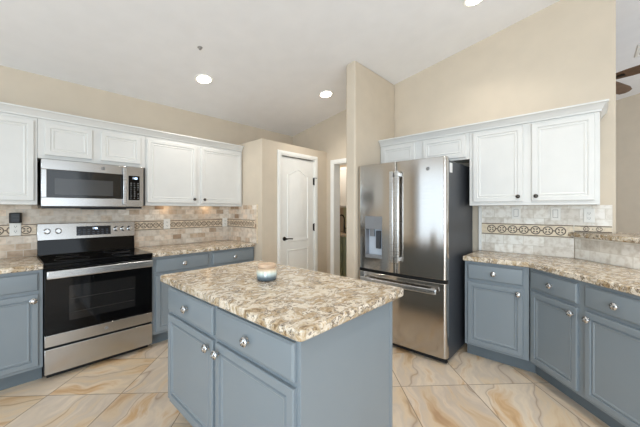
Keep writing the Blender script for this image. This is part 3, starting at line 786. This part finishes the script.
# peninsula: local x runs along (-1,-1)/sqrt2, local y along (1,-1)/sqrt2
PL = 1.02
def back_at(x): return x
base('base_cabinet', 'grey-blue two-door peninsula base cabinet under the breakfast bar', (PX - 0.0005, CYc - 0.003, 0), -0.75 * PI, PL, 0.53,
     [(0.030, 0.430, 'r'), (0.486, 0.886, 'l')], poly=[(0.0, 0.0), (PL, 0.0), (PL, 0.50), (0.50, 0.50)],
     toe=[(-0.031, 0.075), (PL, 0.075), (PL, 0.50), (0.45, 0.50), (0.02, 0.12)])
def diag(c, x): return (x, x - c)
worktop('worktop', 'long granite worktop bending along the right-hand counter and peninsula',
        [(2.845, 0.862), (2.845, 2.845 - 2.480), (2.13, 2.13 - 2.480), (2.515, 2.515 - 3.25), (3.364, 3.364 - 3.25), (3.364, 0.833), (3.350, 0.833), (3.350, 0.862)])
worktop('bar_top', 'raised granite bar top on the tiled half wall at the right edge', [(3.357, 3.357 - 3.2), (2.36, 2.36 - 3.2), (2.70, 2.70 - 3.88), (3.56, 3.56 - 3.88), (3.56, -0.144), (3.357, -0.144)][::1], 1.1005, 1.14, 0.010, 'bar top')
bs = thing('backsplash', 'pale stone-tile backsplash under the white cabinets right of the refrigerator', 'backsplash', (0, 0, 0))
m = MB(); m.box(3.366, 3.3785, 0.114, 0.833, 0.9155, 1.3715); m.box(3.366, 3.3785, -0.122, 0.114, 1.1415, 1.3715); build('tile_field', m, MT['tileR'], bs)
m = MB(); motif_band(m, 0.715, 1.087, 1.200, 0.090); o = build('patterned_band', m, [MT['band'], MT['motif']], bs, loc=(3.3658, 0.832, 0)); o.rotation_euler = (0, 0, -PI / 2)
m = MB(); motif_band(m, 0.232, 1.1415, 1.200, 0.080); o = build('patterned_band', m, [MT['band'], MT['motif']], bs, loc=(3.3658, 0.112, 0)); o.rotation_euler = (0, 0, -PI / 2)
ds = MB(); ds.prism([diag(3.256, 3.364), diag(3.256, 2.40), diag(3.2765, 2.41), diag(3.2765, 3.374)], 0.9155, 1.0995)
tag(build('backsplash', ds, MT['tileD']), 'pale stone tiles on the half wall under the raised bar top', 'backsplash')
outlet('white rocker switch plate nearest the refrigerator on the pale tile', (3.3655, 0.536, 1.303), -PI / 2, 'switch', None)
outlet('white rocker switch plate farther from the refrigerator, midway along the pale tile', (3.3655, 0.24, 1.297), -PI / 2, 'switch', None)
outlet('pale wall outlet above the raised bar top', (3.3655, 0.018, 1.283), -PI / 2, 'outlet', None)

# ------------------------------------------------------------------ island
isl = thing('kitchen_island', 'grey-blue kitchen island with two drawers over two doors', 'island', (0.74, 1.985, 0), -PI / 2)
IL, ID = 1.205, 0.66
m = MB(); m.box(0, IL, 0, ID, 0.115, 0.874); build('cabinet_box', m, MT['blue'], isl, 0.002)
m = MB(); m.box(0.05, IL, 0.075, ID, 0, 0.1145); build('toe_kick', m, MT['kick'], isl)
m = MB(); m.box(IL + 0.0004, IL + 0.006, 0.0, ID - 0.022, 0.0, 0.874); m.box(IL + 0.0004, IL + 0.010, ID - 0.0215, ID, 0.0, 0.874); build('end_panel', m, MT['blue'], isl, 0.001)
for x0, x1, sd in ((0.025, 0.592, 'r'), (0.622, 1.190, 'l')):
    drawer(isl, x0, x1, 0.705, 0.850, MT['blue'])
    kx = x1 - 0.034 if sd == 'r' else x0 + 0.034
    door(isl, x0, x1, 0.155, 0.682, MT['blue'], (kx, 0.640), 'flower')
def rounded(x0, x1, y0, y1, r):
    pts = []
    for cx, cy, a in ((x1 - r, y1 - r, 0), (x0 + r, y1 - r, 90), (x0 + r, y0 + r, 180), (x1 - r, y0 + r, 270)):
        for i in range(6): pts.append((cx + r * math.cos(R(a + 18 * i)), cy + r * math.sin(R(a + 18 * i))))
    return pts
worktop('island_top', 'large speckled granite top on the kitchen island', rounded(0.70, 1.475, 0.735, 2.045, 0.025), 0.8745, 0.915, 0.008, 'worktop')

cj = thing('candle_jar', 'ombre blue glass candle jar with pale wooden lid on the island', 'candle', (1.088, 1.432, 0.9153))
m = MB(); m.lathe([(0.052, 0.0), (0.058, 0.004), (0.060, 0.012), (0.060, 0.062), (0.055, 0.070), (0.050, 0.074)], 36); build('glass_jar', m, MT['jar'], cj)
m = MB(); m.lathe([(0.045, 0.0742), (0.045, 0.081), (0.053, 0.0815), (0.054, 0.085), (0.054, 0.093), (0.051, 0.096)], 36); build('lid', m, MT['wood'], cj)

# ------------------------------------------------------------------ ceiling fittings
TILT = math.atan(CS)
def ceil_thing(name, label, cat, x, y, group=None, dz=0.0):
    o = thing(name, label, cat, (x, y, cz(x, y) - dz), 0, group); o.rotation_euler = (-TILT, 0, 0); return o
for (x, y, lab) in ((1.461, 2.993, 'round recessed ceiling light above the range wall cabinets, left one'), (2.807, 2.476, 'round recessed ceiling light beside the tall beige wall end'),
                    (2.70, 0.72, 'round recessed ceiling light cut by the top edge, over the refrigerator cabinets')):
    r = ceil_thing('recessed_light', lab, 'ceiling light', x, y, 'recessed ceiling lights', 0.001)
    m = MB(); m.lathe([(0.068, -0.004), (0.090, -0.006), (0.094, 0.0)], 32); build('trim_ring', m, MT['trim'], r)
    m = MB(); m.lathe([(0.066, -0.0085), (0.068, -0.0062)], 32); build('lens', m, MT['lens'], r)
    l = bpy.data.lights.new('can_or_fill_spot', 'SPOT'); l.energy = 36; l.color = (1.0, 0.95, 0.88); l.spot_size = R(130); l.spot_blend = 0.8; l.shadow_soft_size = 0.07
    lo = bpy.data.objects.new('can_or_fill_spot', l); C.objects.link(lo); lo.location = (x, y, cz(x, y) - 0.03)
for (x, y) in ((1.45, -0.25), (0.9, -1.7)):        # unseen spots added to brighten the right-hand side; no fittings modelled
    l = bpy.data.lights.new('can_or_fill_spot', 'SPOT'); l.energy = 78; l.color = (1.0, 0.95, 0.88); l.spot_size = R(130); l.spot_blend = 0.8; l.shadow_soft_size = 0.07
    lo = bpy.data.objects.new('can_or_fill_spot', l); C.objects.link(lo); lo.location = (x, y, cz(x, y) - 0.03)
r = ceil_thing('sprinkler_head', 'tiny grey sprinkler head on the white ceiling', 'sprinkler', 1.217, 2.569, None, 0.001)
m = MB(); m.lathe([(0.005, -0.02), (0.012, -0.018), (0.008, -0.011), (0.016, -0.005), (0.022, 0.0)], 20); build('head', m, MT['metalgrey'], r)
r = ceil_thing('air_vent', 'white slotted air vent on the ceiling at the top right edge', 'vent', 5.36, -0.60, None, 0.001)
m = MB(); m.rings(-0.2, 0.2, -0.2, 0.2, [(0, 0), (0, -0.006), (0.01, -0.010), (0.025, -0.010), (0.03, -0.004)], mat=Matrix.Rotation(-PI / 2, 4, 'X') @ Matrix.Scale(-1, 4, (0, 1, 0)))
build('frame', m, MT['trim'], r)
m = MB()
for i in range(9): m.box(-0.16, 0.16, -0.155 + i * 0.036, -0.137 + i * 0.036, -0.013, -0.0105)
build('slots', m, MT['dark'], r)
# ceiling fan in the next room
FXc, FYc, FZ = 4.66, -0.06, 2.80
fan = thing('ceiling_fan', 'brown-bladed ceiling fan seen past the wall end at upper right', 'ceiling fan', (FXc, FYc, FZ))
top = cz(FXc, FYc) - FZ
m = MB(); m.lathe([(0.012, 0.08), (0.012, top - 0.04)], 12); build('down_rod', m, MT['bronze'], fan)
m = MB(); m.lathe([(0.03, top - 0.09), (0.065, top - 0.03), (0.068, top - 0.012)], 20); build('canopy', m, MT['bronze'], fan)
m = MB(); m.lathe([(0.03, -0.06), (0.09, -0.05), (0.11, -0.01), (0.10, 0.05), (0.03, 0.09)], 24); build('motor', m, MT['bronze'], fan)
for k in range(4):
    a = R(-112 + 90 * k); ro = Matrix.Rotation(a, 4, 'Z') @ Matrix.Rotation(R(-14), 4, 'X')
    pts = [(0.13, -0.055), (0.26, -0.072), (0.56, -0.078), (0.66, -0.06), (0.70, -0.02), (0.70, 0.02), (0.66, 0.06), (0.56, 0.078), (0.26, 0.072), (0.13, 0.055)]
    m = MB(); m.prism(pts, -0.004, 0.004, mat=ro); b_ = build('blade', m, MT['walnut'], fan)
    m = MB(); m.box(0.10, 0.22, -0.018, 0.018, -0.010, -0.0045, mat=ro); build('blade_arm', m, MT['bronze'], b_)

# ------------------------------------------------------------------ laundry room seen through the doorway
lu = thing('laundry_wall_cabinet', 'white wall cabinet in the laundry room through the doorway', 'wall cabinet', (4.26, 3.60, 0), -PI / 2)
m = MB(); m.box(0, 1.9, 0, 0.355, 1.37, 2.11); build('cabinet_box', m, MT['white'], lu, 0.002)
for i in range(4): door(lu, 0.02 + i * 0.47, 0.47 + i * 0.47, 1.39, 2.09, MT['white'])
lb = thing('laundry_base_cabinet', 'sage green base cabinet in the laundry room through the doorway', 'base cabinet', (3.98, 3.60, 0), -PI / 2)
m = MB(); m.box(0, 1.9, 0, 0.63, 0.1, 0.874); m.box(0, 1.9, 0.07, 0.63, 0, 0.1); build('cabinet_box', m, MT['sage'], lb, 0.002)
for i in range(4): door(lb, 0.02 + i * 0.47, 0.47 + i * 0.47, 0.14, 0.85, MT['sage'])
m = MB(); m.box(3.94, 4.612, 1.69, 3.61, 0.8745, 0.905); tag(build('laundry_worktop', m, MT['granite'], None, 0.004), 'stone worktop on the sage cabinet in the laundry room', 'worktop')
m = MB(); m.box(4.611, 4.618, 1.69, 3.61, 0.906, 1.368); tag(build('laundry_splash', m, MT['sagewall']), 'olive tile splash above the laundry room worktop', 'backsplash')
lf = thing('laundry_faucet', 'dark curved faucet on the laundry room worktop', 'faucet', (4.32, 3.36, 0.9055))
m = MB(); m.lathe([(0.028, 0), (0.028, 0.01), (0.016, 0.02), (0.016, 0.12)], 16)
m.tube([(0, 0, 0.1), (0, 0, 0.24)] + [(-0.09 + 0.09 * math.cos(R(t)), 0, 0.24 + 0.09 * math.sin(R(t))) for t in range(15, 181, 15)] + [(-0.18, 0, 0.19)], 0.013); build('spout', m, MT['bronze'], lf)
m = MB(); m.tube([(0, -0.016, 0.08), (0, -0.05, 0.09), (0, -0.085, 0.13)], 0.008); build('lever', m, MT['bronze'], lf)
l = bpy.data.lights.new('laundry_fill', 'POINT'); l.energy = 15; l.shadow_soft_size = 0.12; l.color = (1, 0.97, 0.92)  # unseen point light added to brighten the laundry room; no fixture modelled
lo = bpy.data.objects.new('laundry_fill', l); C.objects.link(lo); lo.location = (3.78, 3.3, 2.28)
